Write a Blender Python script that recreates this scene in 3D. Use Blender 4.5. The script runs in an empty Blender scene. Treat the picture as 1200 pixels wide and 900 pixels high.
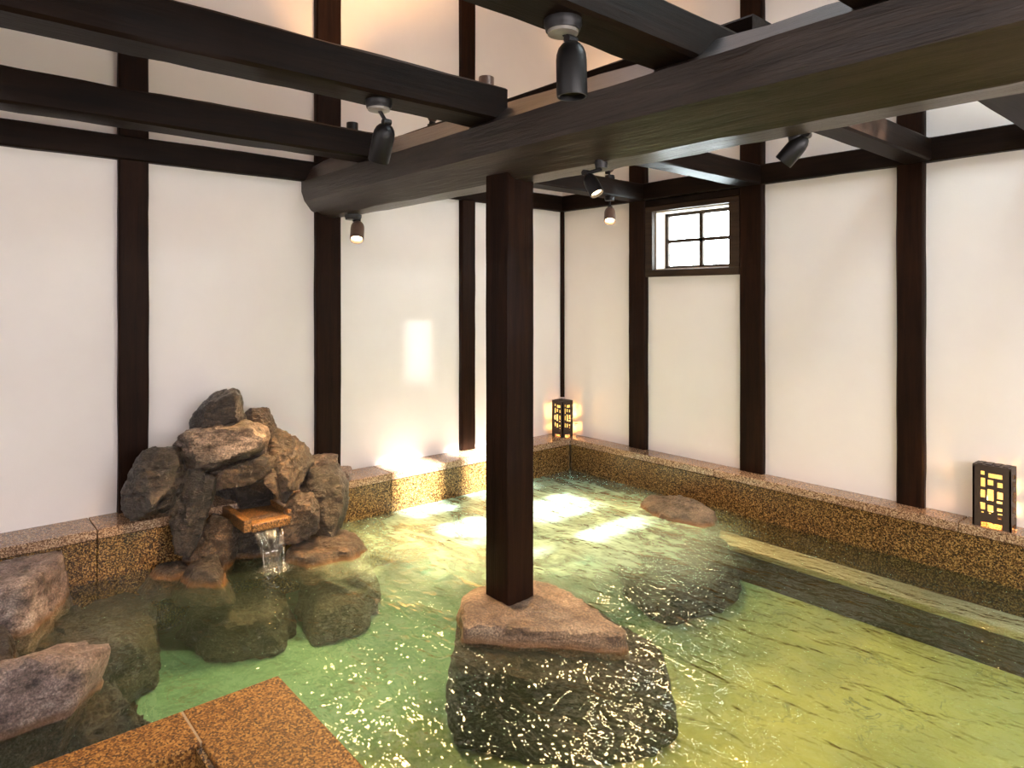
import bpy, bmesh, math, random
from mathutils import Vector, Matrix, noise

scene = bpy.context.scene
COL = scene.collection
PI = math.pi

# ------------------------------------------------------------------ tags
def tag(o, label=None, cat=None, group=None, kind=None):
    if label: o['label'] = label
    if cat: o['category'] = cat
    if group: o['group'] = group
    if kind: o['kind'] = kind
    return o

def empty(name, loc, label, cat, group=None, kind=None):
    o = bpy.data.objects.new(name, None)
    o.location = loc
    o.empty_display_size = 0.1
    COL.objects.link(o)
    return tag(o, label, cat, group, kind)

def link(name, bm, mat, parent=None, loc=(0, 0, 0), smooth=None):
    """verts of bm are in world space; the object's origin goes to loc (or the parent's origin)."""
    me = bpy.data.meshes.new(name)
    loc = Vector(loc)
    if parent is not None:
        inv = Matrix.Translation(-world_loc(parent))
        bm.transform(inv)
    else:
        bm.transform(Matrix.Translation(-loc))
    bmesh.ops.recalc_face_normals(bm, faces=bm.faces[:])
    bm.to_mesh(me)
    bm.free()
    if smooth is not None:
        for p in me.polygons: p.use_smooth = True
        if smooth < 179:
            me.set_sharp_from_angle(angle=math.radians(smooth))
    me.materials.append(mat)
    o = bpy.data.objects.new(name, me)
    COL.objects.link(o)
    if parent is not None:
        o.parent = parent
    else:
        o.location = loc
    return o

def world_loc(o):
    v = Vector(o.location)
    while o.parent is not None:
        o = o.parent
        v = v + Vector(o.location)
    return v

# ------------------------------------------------------------------ shapes
def box(bm, lo, hi, bevel=0.0, seg=2):
    lo, hi = Vector(lo), Vector(hi)
    r = bmesh.ops.create_cube(bm, size=1.0)
    vs = r['verts']
    for v in vs:
        v.co = Vector((lo[i] + (v.co[i] + .5) * (hi[i] - lo[i]) for i in range(3)))
    if bevel > 0:
        es = list({e for v in vs for e in v.link_edges})
        bmesh.ops.bevel(bm, geom=es, offset=bevel, segments=seg, affect='EDGES', profile=.5)
    return bm

def new_box(lo, hi, bevel=0.0):
    return box(bmesh.new(), lo, hi, bevel)

def lathe(bm, prof, origin, axis, n=28):
    """prof: list of (r, t) along axis from origin."""
    axis = Vector(axis).normalized()
    q = axis.to_track_quat('Z', 'Y').to_matrix()
    o = Vector(origin)
    rings = []
    for r, t in prof:
        if r <= 1e-6:
            rings.append([bm.verts.new(o + axis * t)])
        else:
            rings.append([bm.verts.new(o + q @ Vector((r * math.cos(2 * PI * i / n), r * math.sin(2 * PI * i / n), t))) for i in range(n)])
    for a, b in zip(rings, rings[1:]):
        if len(a) == 1 and len(b) == 1: continue
        for i in range(n):
            j = (i + 1) % n
            if len(a) == 1: bm.faces.new((a[0], b[i], b[j]))
            elif len(b) == 1: bm.faces.new((a[i], a[j], b[0]))
            else: bm.faces.new((a[i], a[j], b[j], b[i]))
    return bm

def sweep(bm, path, section_fn, cap=True):
    """path: list of (pos, side, up); section_fn(i) -> list of (s,u)"""
    rings = []
    for i, (p, s, u) in enumerate(path):
        rings.append([bm.verts.new(p + s * a + u * b) for a, b in section_fn(i)])
    n = len(rings[0])
    for a, b in zip(rings, rings[1:]):
        for i in range(n):
            j = (i + 1) % n
            bm.faces.new((a[i], a[j], b[j], b[i]))
    if cap:
        bm.faces.new(rings[0][::-1])
        bm.faces.new(rings[-1])
    return bm

def hewn(lo, hi, axis, amp=.004, ch=.012, step=.12, seed=0, bow=0.0):
    """a squared timber with slightly uneven hewn edges"""
    lo, hi = Vector(lo), Vector(hi)
    L = hi[axis] - lo[axis]
    n = max(2, int(L / step))
    o1, o2 = [(1, 2), (2, 0), (0, 1)][axis]
    c1, c2 = (lo[o1] + hi[o1]) / 2, (lo[o2] + hi[o2]) / 2
    w, h = (hi[o1] - lo[o1]) / 2, (hi[o2] - lo[o2]) / 2
    sec = [(-w + ch, -h), (w - ch, -h), (w, -h + ch), (w, h - ch), (w - ch, h), (-w + ch, h), (-w, h - ch), (-w, -h + ch)]
    bm = bmesh.new()
    e1, e2, ea = Vector(), Vector(), Vector()
    e1[o1] = 1; e2[o2] = 1; ea[axis] = 1
    rings = []
    for i in range(n + 1):
        t = lo[axis] + L * i / n
        base = ea * t + e1 * c1 + e2 * (c2 + bow * math.sin(PI * i / n))
        ring = []
        for k, (a, b) in enumerate(sec):
            d = noise.noise(Vector((t * 2.3, k * 3.7, seed * 9.1))) * amp + noise.noise(Vector((t * 9, k * 3.7, seed * 5.3))) * amp * .5
            f = 1 + d / max(w, h)
            ring.append(bm.verts.new(base + e1 * a * f + e2 * b * f))
        rings.append(ring)
    for a, b in zip(rings, rings[1:]):
        for i in range(8):
            j = (i + 1) % 8
            bm.faces.new((a[i], a[j], b[j], b[i]))
    bm.faces.new(rings[0][::-1]); bm.faces.new(rings[-1])
    return bm

# ------------------------------------------------------------------ materials
class NT:
    def __init__(s, name):
        s.m = bpy.data.materials.new(name); s.m.use_nodes = True
        s.t = s.m.node_tree; s.t.nodes.clear()
        s.out = s.n('ShaderNodeOutputMaterial')
    def n(s, typ, **kw):
        nd = s.t.nodes.new(typ)
        for k, v in kw.items(): setattr(nd, k, v)
        return nd
    def set(s, nd, **kw):
        for k, v in kw.items(): nd.inputs[k.replace('_', ' ')].default_value = v
        return nd
    def l(s, a, b): s.t.links.new(a, b)
    def ramp(s, fac, stops, interp='LINEAR'):
        r = s.n('ShaderNodeValToRGB'); r.color_ramp.interpolation = interp
        el = r.color_ramp.elements
        while len(el) < len(stops): el.new(.5)
        for e, (p, c) in zip(el, stops):
            e.position = p; e.color = (*c, 1) if len(c) == 3 else c
        s.l(fac, r.inputs['Fac']); return r.outputs['Color']
    def coords(s, kind='Object', scale=(1, 1, 1), rot=(0, 0, 0)):
        tc = s.n('ShaderNodeTexCoord'); mp = s.n('ShaderNodeMapping')
        mp.inputs['Scale'].default_value = scale; mp.inputs['Rotation'].default_value = rot
        s.l(tc.outputs[kind], mp.inputs['Vector']); return mp.outputs['Vector']
    def noise(s, vec, scale, detail=6, rough=.55, dist=0.0):
        nd = s.n('ShaderNodeTexNoise')
        nd.inputs['Scale'].default_value = scale; nd.inputs['Detail'].default_value = detail
        nd.inputs['Roughness'].default_value = rough; nd.inputs['Distortion'].default_value = dist
        s.l(vec, nd.inputs['Vector']); return nd.outputs['Fac']
    def mix(s, fac, a, b, mode='MIX'):
        nd = s.n('ShaderNodeMix', data_type='RGBA', blend_type=mode)
        for sock, val in ((nd.inputs[0], fac), (nd.inputs[6], a), (nd.inputs[7], b)):
            if hasattr(val, 'links') or isinstance(val, bpy.types.NodeSocket): s.l(val, sock)
            else: sock.default_value = val if not isinstance(val, tuple) else ((*val, 1) if len(val) == 3 else val)
        return nd.outputs[2]
    def math(s, op, a, b=None, clamp=False):
        nd = s.n('ShaderNodeMath', operation=op, use_clamp=clamp)
        for i, val in enumerate((a, b)):
            if val is None: continue
            if isinstance(val, bpy.types.NodeSocket): s.l(val, nd.inputs[i])
            else: nd.inputs[i].default_value = val
        return nd.outputs[0]
    def bump(s, h, strength=.3, dist=.01, normal=None):
        b = s.n('ShaderNodeBump'); b.inputs['Strength'].default_value = strength; b.inputs['Distance'].default_value = dist
        s.l(h, b.inputs['Height'])
        if normal is not None: s.l(normal, b.inputs['Normal'])
        return b.outputs['Normal']
    def principled(s, color, rough=.5, normal=None, **kw):
        p = s.n('ShaderNodeBsdfPrincipled')
        for sock, val in ((p.inputs['Base Color'], color), (p.inputs['Roughness'], rough)):
            if isinstance(val, bpy.types.NodeSocket): s.l(val, sock)
            else: sock.default_value = (*val, 1) if isinstance(val, tuple) and len(val) == 3 else val
        if normal is not None: s.l(normal, p.inputs['Normal'])
        for k, v in kw.items(): p.inputs[k.replace('_', ' ')].default_value = v
        s.l(p.outputs[0], s.out.inputs['Surface']); return p

def m_plaster():
    t = NT('plaster_white'); v = t.coords('Object')
    n1 = t.noise(v, 1.3, 5, .6); n2 = t.noise(v, 60, 4, .7)
    c = t.ramp(n1, [(.3, (.79, .725, .69)), (.7, (.85, .785, .75))])
    t.principled(c, .85, t.bump(n2, .12, .004)); return t.m

def m_wood(name, axis, dark, light, rough=.45, spec=.4, bumps=.4):
    t = NT(name)
    sc = [14, 14, 14]; sc[axis] = .9
    v = t.coords('Object', tuple(sc))
    g = t.noise(v, 1.6, 8, .65, .6); g2 = t.noise(v, 7, 4, .6)
    v2 = t.coords('Object'); b = t.noise(v2, 2.2, 4, .6)
    f = t.math('ADD', t.math('MULTIPLY', g, .7), t.math('MULTIPLY', b, .3))
    c = t.ramp(f, [(.3, dark), (.62, light)])
    h = t.math('ADD', g, t.math('MULTIPLY', g2, .4))
    t.principled(c, rough, t.bump(h, bumps, .006), Specular_IOR_Level=spec); return t.m

def m_granite(name, stops, rough=.25, scale=1.0, spec=.5):
    t = NT(name); v = t.coords('Object')
    vo = t.n('ShaderNodeTexVoronoi'); vo.inputs['Scale'].default_value = 170 * scale; t.l(v, vo.inputs['Vector'])
    sep = t.n('ShaderNodeSeparateColor'); t.l(vo.outputs['Color'], sep.inputs[0])
    n = t.noise(v, 110 * scale, 4, .75); big = t.noise(v, 2.2, 4, .6)
    f = t.math('ADD', t.math('MULTIPLY', sep.outputs[0], .45), t.math('MULTIPLY', n, .55))
    c = t.ramp(f, stops)
    c = t.mix(t.math('MULTIPLY', big, .45), c, (.5, .33, .17), 'MULTIPLY')
    t.principled(c, rough, t.bump(f, .08, .003), Specular_IOR_Level=spec); return t.m

def m_rock(name, dark, mid, light, rough=.38, stain=True, scale=1.0, veins=.5):
    t = NT(name)
    v = t.coords('Object', (1, 1, 1), (.5, .3, .2))
    vs = t.coords('Object', (2.2, 3.4, 9), (.5, .35, .2))
    n1 = t.noise(v, 5 * scale, 10, .68, .4); n2 = t.noise(vs, 3.2 * scale, 9, .72, .45); n3 = t.noise(v, 46 * scale, 6, .75)
    f = t.math('ADD', t.math('MULTIPLY', n1, .40), t.math('ADD', t.math('MULTIPLY', n2, .36), t.math('MULTIPLY', n3, .24)))
    c = t.ramp(f, [(.40, dark), (.51, mid), (.63, light)])
    n4 = t.noise(v, 110 * scale, 5, .7)
    c = t.mix(1.0, c, t.ramp(n4, [(.34, (.35,) * 3), (.5, (.9,) * 3), (.68, (1.9,) * 3)]), 'MULTIPLY')
    vein = t.ramp(n2, [(.5, (0, 0, 0)), (.515, (1, 1, 1)), (.53, (0, 0, 0))])
    c = t.mix(t.math('MULTIPLY', vein, veins * .5), c, (.50, .44, .38))
    if stain:   # iron stain left by the bath water along the waterline
        g = t.n('ShaderNodeNewGeometry'); sp = t.n('ShaderNodeSeparateXYZ'); t.l(g.outputs['Position'], sp.inputs[0])
        zz = t.math('ADD', sp.outputs['Z'], t.math('MULTIPLY', n1, -.06))
        band = t.ramp(zz, [(.36, (0, 0, 0)), (.372, (1, 1, 1)), (.382, (.8, .8, .8)), (.405, (0, 0, 0))])
        c = t.mix(t.math('MULTIPLY', band, .7), c, (.22, .095, .02))
    h = t.math('ADD', t.math('MULTIPLY', n1, .6), t.math('ADD', t.math('MULTIPLY', n2, .8), t.math('MULTIPLY', n3, .4)))
    t.principled(c, rough, t.bump(h, 1.0, .035), Specular_IOR_Level=.8); return t.m

def m_simple(name, color, rough=.5, metallic=0.0, bumpscale=None, **kw):
    t = NT(name); v = t.coords('Object'); n = t.noise(v, bumpscale or 40, 4, .6)
    c = t.ramp(n, [(.3, tuple(x * .8 for x in color)), (.7, color)])
    t.principled(c, rough, t.bump(n, .08, .002), Metallic=metallic, **kw); return t.m

def m_emit(name, color, strength):
    t = NT(name); t.m.cycles.emission_sampling = 'NONE' if 'lamp' in name or 'uplight' in name else 'AUTO'; e = t.n('ShaderNodeEmission'); e.inputs['Color'].default_value = (*color, 1); e.inputs['Strength'].default_value = strength
    t.l(e.outputs[0], t.out.inputs['Surface']); return t.m

def m_paper():
    t = NT('lit_lantern_paper'); e = t.n('ShaderNodeEmission'); e.inputs['Color'].default_value = (1.0, .56, .13, 1); e.inputs['Strength'].default_value = 2.4
    tr = t.n('ShaderNodeBsdfTransparent'); mx = t.n('ShaderNodeMixShader'); mx.inputs[0].default_value = .45
    t.l(e.outputs[0], mx.inputs[1]); t.l(tr.outputs[0], mx.inputs[2]); t.l(mx.outputs[0], t.out.inputs['Surface']); return t.m

def m_floor():
    t = NT('pool_floor_stone'); v = t.coords('Object')
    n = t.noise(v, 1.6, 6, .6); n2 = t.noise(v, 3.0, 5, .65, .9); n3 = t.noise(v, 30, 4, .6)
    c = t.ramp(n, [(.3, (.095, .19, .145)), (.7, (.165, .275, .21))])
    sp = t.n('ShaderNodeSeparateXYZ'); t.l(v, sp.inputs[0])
    g = t.math('ADD', t.math('MULTIPLY', sp.outputs['X'], .22), t.math('MULTIPLY', n, .30))   # ochre takes over from green along X, broken up by noise
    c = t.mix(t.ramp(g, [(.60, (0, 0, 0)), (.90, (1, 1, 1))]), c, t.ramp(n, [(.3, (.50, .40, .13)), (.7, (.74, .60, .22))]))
    crack = t.ramp(n2, [(.485, (0, 0, 0)), (.5, (1, 1, 1)), (.515, (0, 0, 0))])
    patch = t.ramp(t.noise(v, 2.1, 3, .5), [(.45, (0, 0, 0)), (.62, (1, 1, 1))])
    c = t.mix(t.math('MULTIPLY', t.math('MULTIPLY', crack, patch), .75), c, (.12, .11, .07))
    c = t.mix(t.math('MULTIPLY', n3, .25), c, (.45, .42, .30), 'MULTIPLY')
    t.principled(c, .6, t.bump(n3, .1, .003)); return t.m

def m_water():
    t = NT('bath_water'); v = t.coords('Object', (1, 1, 1))
    vs = t.coords('Object', (1.0, 2.2, 1.0), (0, 0, .5))
    a = t.noise(vs, 1.8, 3, .5, .8); b = t.noise(vs, 7, 1, .5, .6); c = t.noise(v, 24, 1.2, .5, .3)
    h = t.math('ADD', t.math('MULTIPLY', a, .35), t.math('ADD', t.math('MULTIPLY', b, .10), t.math('MULTIPLY', c, WATER_FINE)))
    nrm = t.bump(h, 1.0, WATER_BUMP)
    gl = t.n('ShaderNodeBsdfGlossy'); gl.inputs['Roughness'].default_value = .03; t.l(nrm, gl.inputs['Normal'])
    fr = t.n('ShaderNodeFresnel'); fr.inputs['IOR'].default_value = 1.33; t.l(nrm, fr.inputs['Normal'])
    tr = t.n('ShaderNodeBsdfTransparent'); tr.inputs['Color'].default_value = (.97, 1, .97, 1)
    df = t.n('ShaderNodeBsdfDiffuse'); df.inputs['Color'].default_value = (.46, .66, .48, 1)
    base = t.math('MULTIPLY', a, .05)
    mp = t.n('ShaderNodeMapping'); mp.inputs['Location'].default_value = (-1.05, 1.45, -.4)   # aerated water over the spring inlets
    g = t.n('ShaderNodeNewGeometry'); t.l(g.outputs['Position'], mp.inputs['Vector'])
    ln = t.n('ShaderNodeVectorMath', operation='LENGTH'); t.l(mp.outputs[0], ln.inputs[0])
    rad = t.math('ADD', ln.outputs['Value'], t.math('MULTIPLY', a, .9))
    jet = t.ramp(t.math('MULTIPLY', rad, .4), [(.40, (.92,) * 3), (.60, (.62,) * 3), (.86, (0,) * 3)])
    sw = t.noise(t.coords('Object', (1.0, 1.5, 1.0), (0, 0, .9)), 3.2, 6, .62, 1.6)
    swirl = t.ramp(sw, [(.34, (.30,) * 3), (.60, (1,) * 3)])
    cloud = t.math('ADD', base, t.math('MULTIPLY', jet, swirl), True)
    mx = t.n('ShaderNodeMixShader'); t.l(cloud, mx.inputs[0]); t.l(tr.outputs[0], mx.inputs[1]); t.l(df.outputs[0], mx.inputs[2])
    m2 = t.n('ShaderNodeMixShader'); t.l(fr.outputs[0], m2.inputs[0]); t.l(mx.outputs[0], m2.inputs[1]); t.l(gl.outputs[0], m2.inputs[2])
    t.l(m2.outputs[0], t.out.inputs['Surface'])
    va = t.n('ShaderNodeVolumeAbsorption'); va.inputs['Color'].default_value = WATER_COL; va.inputs['Density'].default_value = WATER_DENS
    t.l(va.outputs[0], t.out.inputs['Volume'])
    return t.m

WATER_FINE, WATER_BUMP = .06, .15
WATER_COL, WATER_DENS = (.58, .92, .68, 1), .7

def m_stream():
    t = NT('falling_water'); v = t.coords('Object', (28, 28, 2.0)); n = t.noise(v, 1.5, 4, .6)
    gl = t.n('ShaderNodeBsdfGlossy'); gl.inputs['Roughness'].default_value = .12
    tr = t.n('ShaderNodeBsdfTransparent'); df = t.n('ShaderNodeBsdfTranslucent'); df.inputs['Color'].default_value = (.9, .92, .9, 1)
    d2 = t.n('ShaderNodeBsdfDiffuse'); d2.inputs['Color'].default_value = (.85, .87, .85, 1)
    ad = t.n('ShaderNodeMixShader'); ad.inputs[0].default_value = .5; t.l(df.outputs[0], ad.inputs[1]); t.l(d2.outputs[0], ad.inputs[2])
    f = t.ramp(n, [(.48, (.02,) * 3), (.78, (.30,) * 3)])
    a = t.n('ShaderNodeMixShader'); t.l(f, a.inputs[0]); t.l(tr.outputs[0], a.inputs[1]); t.l(ad.outputs[0], a.inputs[2])
    b = t.n('ShaderNodeMixShader'); b.inputs[0].default_value = .12; t.l(a.outputs[0], b.inputs[1]); t.l(gl.outputs[0], b.inputs[2])
    t.l(b.outputs[0], t.out.inputs['Surface']); return t.m

def m_glass(name, tint=(1, 1, 1), refl=.06):
    t = NT(name); tr = t.n('ShaderNodeBsdfTransparent'); tr.inputs['Color'].default_value = (*tint, 1)
    gl = t.n('ShaderNodeBsdfGlossy'); gl.inputs['Roughness'].default_value = .02
    a = t.n('ShaderNodeMixShader'); a.inputs[0].default_value = refl; t.l(tr.outputs[0], a.inputs[1]); t.l(gl.outputs[0], a.inputs[2])
    t.l(a.outputs[0], t.out.inputs['Surface']); return t.m

PLASTER = m_plaster()
WX = m_wood('dark_wood_x', 0, (.0025, .0016, .0012), (.014, .0070, .0042), .5, .08)
WY = m_wood('dark_wood_y', 1, (.0025, .0016, .0012), (.014, .0070, .0042), .5, .08)
WZM = m_wood('dark_wood_z', 2, (.003, .0016, .001), (.022, .0085, .0040), .5, .08)
LOGM = m_wood('old_log_wood', 0, (.004, .0025, .002), (.046, .031, .023), .36, .6, 1.0)
FRAMEW = m_wood('window_frame_wood', 0, (.008, .005, .003), (.05, .028, .016), .5, .2)
REVEAL = m_wood('pale_reveal_wood', 2, (.42, .34, .26), (.62, .54, .46), .6)
ROOFW = m_wood('roof_board_wood', 0, (.10, .06, .035), (.22, .14, .085))
CURB = m_granite('brown_granite', [(.26, (.012, .008, .005)), (.42, (.05, .025, .009)), (.56, (.15, .078, .023)), (.72, (.40, .25, .085))])
CAP = m_granite('polished_brown_granite', [(.26, (.07, .038, .024)), (.44, (.24, .14, .085)), (.56, (.40, .26, .16)), (.72, (.60, .44, .30))], .08)
COPING = m_granite('golden_granite', [(.26, (.04, .018, .006)), (.42, (.13, .052, .010)), (.56, (.255, .115, .024)), (.72, (.43, .23, .065))], .6, 1.0, .25)
BENCHM = m_granite('submerged_bench_stone', [(.2, (.48, .40, .25)), (.8, (.80, .70, .50))], .5)
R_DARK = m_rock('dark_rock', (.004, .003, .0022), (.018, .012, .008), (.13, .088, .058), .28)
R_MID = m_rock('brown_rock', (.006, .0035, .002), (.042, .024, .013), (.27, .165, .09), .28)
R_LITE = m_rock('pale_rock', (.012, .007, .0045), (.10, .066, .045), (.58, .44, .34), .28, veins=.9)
R_GREY = m_rock('grey_banded_rock', (.03, .02, .017), (.26, .18, .155), (.66, .55, .48), .32)
R_ISLE = m_rock('weathered_grey_rock', (.015, .012, .010), (.085, .066, .05), (.30, .245, .19), .34)
R_BASE = m_rock('flat_brown_stone', (.07, .04, .022), (.25, .16, .10), (.52, .39, .27), .38, veins=.25)
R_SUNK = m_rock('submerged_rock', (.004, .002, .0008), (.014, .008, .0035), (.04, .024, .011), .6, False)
METAL = m_simple('black_metal', (.007, .006, .006), .42, .3)
MOUNTM = m_simple('dark_mount_metal', (.02, .018, .018), .4, .4)
PLATE = m_simple('grey_mount_plate', (.34, .31, .27), .35, .3)
BROWNM = m_simple('brown_metal', (.20, .13, .10), .35, .4)
BULB = m_emit('lit_lamp_face', (1.0, .70, .40), 12)
BULB_HOT = m_emit('halogen_lamp_face', (1.0, .70, .40), 12)
BULB_UP = m_emit('lit_uplight_face', (1.0, .62, .28), 12)
BULB_DIM = m_emit('dim_lamp_face', (1.0, .78, .5), 1.2)
LANT = m_simple('lantern_wood', (.045, .026, .018), .5)
PAPER = m_paper()
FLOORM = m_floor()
WATER = m_water()
STREAM = m_stream()
PANE = m_glass('window_glass')
ROOFGLASS = m_glass('roof_glass', (.95, .97, 1))
STREAK_GLASS = m_glass('streak_dimming_glass', (.18, .18, .18))
def m_sun_dapple():
    t = NT('sun_dapple_glass'); v = t.coords('Object'); n = t.noise(v, 6.5, 5, .6, .8)
    tr = t.n('ShaderNodeBsdfTransparent'); t.l(t.ramp(n, [(.40, (.10,) * 3), (.62, (1,) * 3)]), tr.inputs['Color'])
    t.l(tr.outputs[0], t.out.inputs['Surface']); return t.m
SUN_DAPPLE = m_sun_dapple()
FOAM = m_simple('water_foam', (.85, .88, .85), .5)

# ------------------------------------------------------------------ room shell
ZC, XM, YM = 5.05, 7.2, -8.0
WATER_Z = .40
CURB_Z = .71

def structure(name, bm, mat, label, cat, smooth=None):
    o = link(name, bm, mat, smooth=smooth)
    return tag(o, label, cat, kind='structure')

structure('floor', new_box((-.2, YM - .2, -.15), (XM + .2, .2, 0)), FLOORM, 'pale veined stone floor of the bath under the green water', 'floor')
SPOUTM = m_granite('rusty_granite', [(.26, (.02, .010, .004)), (.42, (.12, .055, .018)), (.56, (.24, .115, .035)), (.72, (.40, .22, .08))], .3)
structure('wall_left', new_box((-.2, YM, 0), (0, 0, ZC)), PLASTER, 'white plaster wall behind the rock fountain', 'wall')
# right wall around the window
WX0, WX1, WZ0, WZ1 = 1.18, 1.945, 2.335, 2.86
bm = bmesh.new()
box(bm, (-.2, 0, 0), (WX0, .2, ZC)); box(bm, (WX1, 0, 0), (XM, .2, ZC))
box(bm, (WX0, 0, 0), (WX1, .2, WZ0)); box(bm, (WX0, 0, WZ1), (WX1, .2, ZC))
structure('wall_right', bm, PLASTER, 'white plaster wall with the small four pane window', 'wall')
bm = bmesh.new()   # back wall, its wide opening added for a fill lamp
box(bm, (-.2, YM - .2, 0), (.8, YM, ZC)); box(bm, (6.4, YM - .2, 0), (XM + .2, YM, ZC))
box(bm, (.8, YM - .2, 0), (6.4, YM, 1.0)); box(bm, (.8, YM - .2, 3.4), (6.4, YM, ZC))
structure('wall_back', bm, PLASTER, 'plaster wall behind the camera with a wide opening', 'wall')
bm = bmesh.new()
box(bm, (XM, YM, 0), (XM + .2, -7, ZC)); box(bm, (XM, -.9, 0), (XM + .2, .2, ZC))
box(bm, (XM, -7, 0), (XM + .2, -.9, .9)); box(bm, (XM, -7, 3.0), (XM + .2, -.9, ZC))
structure('wall_side', bm, PLASTER, 'plaster wall facing the rock fountain with a wide opening', 'wall')

# ceiling boards with roof lights (holes)
holes = [(4.39, 6.35, -2.13, -1.75), (4.39, 6.45, -1.45, -.80), (3.05, 3.17, -1.43, -1.31), (2.86, 3.74, -1.88, -1.62)]  # last hole added only to throw the streak on the left wall
xs = sorted({-.2, XM + .2} | {h[i] for h in holes for i in (0, 1)})
ys = sorted({YM - .2, .2} | {h[i] for h in holes for i in (2, 3)})
bm = bmesh.new()
for xa, xb in zip(xs, xs[1:]):
    for ya, yb in zip(ys, ys[1:]):
        cx, cy = (xa + xb) / 2, (ya + yb) / 2
        if any(h[0] < cx < h[1] and h[2] < cy < h[3] for h in holes): continue
        box(bm, (xa, ya, ZC), (xb, yb, ZC + .06))
structure('ceiling', bm, ROOFW, 'boarded roof with narrow roof lights', 'ceiling')
h = holes[3]
structure('window_2', new_box((h[0], h[2], ZC + .02), (h[1], h[3], ZC + .03)), STREAK_GLASS, 'added tinted pane dimming the sun streak on the wall', 'window')  # unseen pane added to weaken the sun streak on the wall
for k in (0, 1):
    h = holes[k]
    structure('window_%d' % (6 + k), new_box((h[0] + .62, h[2] - .02, ZC + .062), (h[1] + .05, h[3] + .02, ZC + .066)), SUN_DAPPLE, 'added mottled pane dappling the sun on the water', 'window')  # unseen panes added to break the sun on the water into dapples

structure('window_3', new_box((.3, -2.62, ZC - .02), (4.3, -1.94, ZC + .0)), PLASTER, 'unseen white panel added behind the lamp above the log beam', 'window')  # opaque panel standing in for a skylight, lamp added just below
structure('window_4', new_box((.8, YM - .06, 1.0), (6.4, YM - .03, 3.4)), PLASTER, 'frosted paper screen filling the wide opening behind the camera', 'window')  # opaque panel closing the opening behind an added fill lamp
structure('window_5', new_box((XM + .03, -7, .9), (XM + .06, -.9, 3.0)), PLASTER, 'unseen white panel added behind the fill lamp facing the fountain', 'window')  # opaque panel closing the side opening behind an added fill lamp

# ------------------------------------------------------------------ window in the right wall
win = empty('window_1', (1.56, 0, 2.28), 'small four pane window in the right wall under the tie beam', 'window', kind='structure')
bm = bmesh.new()
box(bm, (1.104, -.05, 2.275), (2.038, .0, WZ0), .004); box(bm, (1.104, -.05, WZ1), (2.038, .0, 2.905), .004)
box(bm, (1.104, -.05, WZ0), (WX0, .0, WZ1), .004); box(bm, (WX1, -.05, WZ0), (2.038, .0, WZ1), .004)
link('window_frame', bm, FRAMEW, win)
bm = bmesh.new()
box(bm, (WX0, 0, WZ0), (WX0 + .012, .19, WZ1)); box(bm, (WX1 - .012, 0, WZ0), (WX1, .19, WZ1))
box(bm, (WX0, 0, WZ1 - .012), (WX1, .19, WZ1)); box(bm, (WX0, 0, WZ0), (WX1, .19, WZ0 + .012))
link('window_reveal', bm, REVEAL, win)['label'] = 'pale wooden window reveal'
bm = bmesh.new(); y0, y1 = .13, .165
for lo, hi in (((WX0 + .012, WZ0 + .012), (WX0 + .042, WZ1 - .012)), ((WX1 - .042, WZ0 + .012), (WX1 - .012, WZ1 - .012)),
               ((WX0 + .012, WZ0 + .012), (WX1 - .012, WZ0 + .04)), ((WX0 + .012, WZ1 - .04), (WX1 - .012, WZ1 - .012)),
               ((1.548, WZ0 + .03), (1.585, WZ1 - .03)), ((WX0 + .03, 2.582), (WX1 - .03, 2.612))):
    box(bm, (lo[0], y0, lo[1]), (hi[0], y1, hi[1]), .003)
sash = link('window_sash', bm, FRAMEW, win)
link('pane', new_box((WX0 + .03, .145, WZ0 + .03), (WX1 - .03, .15, WZ1 - .03)), PANE, sash)

# ------------------------------------------------------------------ timbers
def timber(name, lo, hi, axis, label, cat, seed, amp=.004, ch=.010, mat=None, bow=0):
    m = mat or (WX, WY, WZM)[axis]
    lo, hi = Vector(lo), Vector(hi)
    base = Vector(((lo.x + hi.x) / 2, (lo.y + hi.y) / 2, lo.z))
    o = link(name, hewn(lo, hi, axis, amp, ch, .12, seed, bow), m, loc=base, smooth=35)
    return tag(o, label, cat)

P = .05
timber('wall_post', (-.01, -4.04, CURB_Z), (P, -3.865, ZC), 2, 'dark wall post standing just beside the rock fountain on its outer side', 'post', 1)
timber('wall_post', (-.01, -2.705, CURB_Z), (P, -2.50, ZC), 2, 'dark wall post under the rounded wall end of the round log beam', 'post', 2)
timber('wall_post', (-.01, -1.322, CURB_Z), (P, -1.166, ZC), 2, 'narrowest dark wall post, rising from the ledge between the sunlit patches and the corner', 'post', 3)
timber('wall_post', (.908, -P, CURB_Z), (1.100, .01, ZC), 2, 'dark wall post between corner lantern and small window', 'post', 4)
timber('wall_post', (2.040, -P, CURB_Z), (2.236, .01, ZC), 2, 'dark wall post on the side of the window away from the corner', 'post', 5)
timber('wall_post', (3.198, -P, CURB_Z), (3.364, .01, ZC), 2, 'dark wall post beside the lantern on the long granite ledge', 'post', 6)
timber('corner_strip', (.0, -.035, CURB_Z + .36), (.035, .0, 2.97), 2, 'thin dark strip running down the room corner to the lantern', 'trim', 7, .001, .004)
T0, T1 = 2.97, 3.125
timber('tie_beam', (-.01, YM, T0), (P + .012, -.0, T1), 1, 'dark horizontal tie beam along the wall behind the rock fountain', 'beam', 8)
timber('tie_beam', (.0, -P - .012, T0), (XM, .01, T1), 0, 'dark horizontal tie beam along the wall above the small window', 'beam', 9)
timber('window_lintel', (1.10, -P + .004, 2.905), (2.04, .01, T0), 0, 'dark wooden lintel filling the gap between window frame and tie beam', 'lintel', 10)

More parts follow.
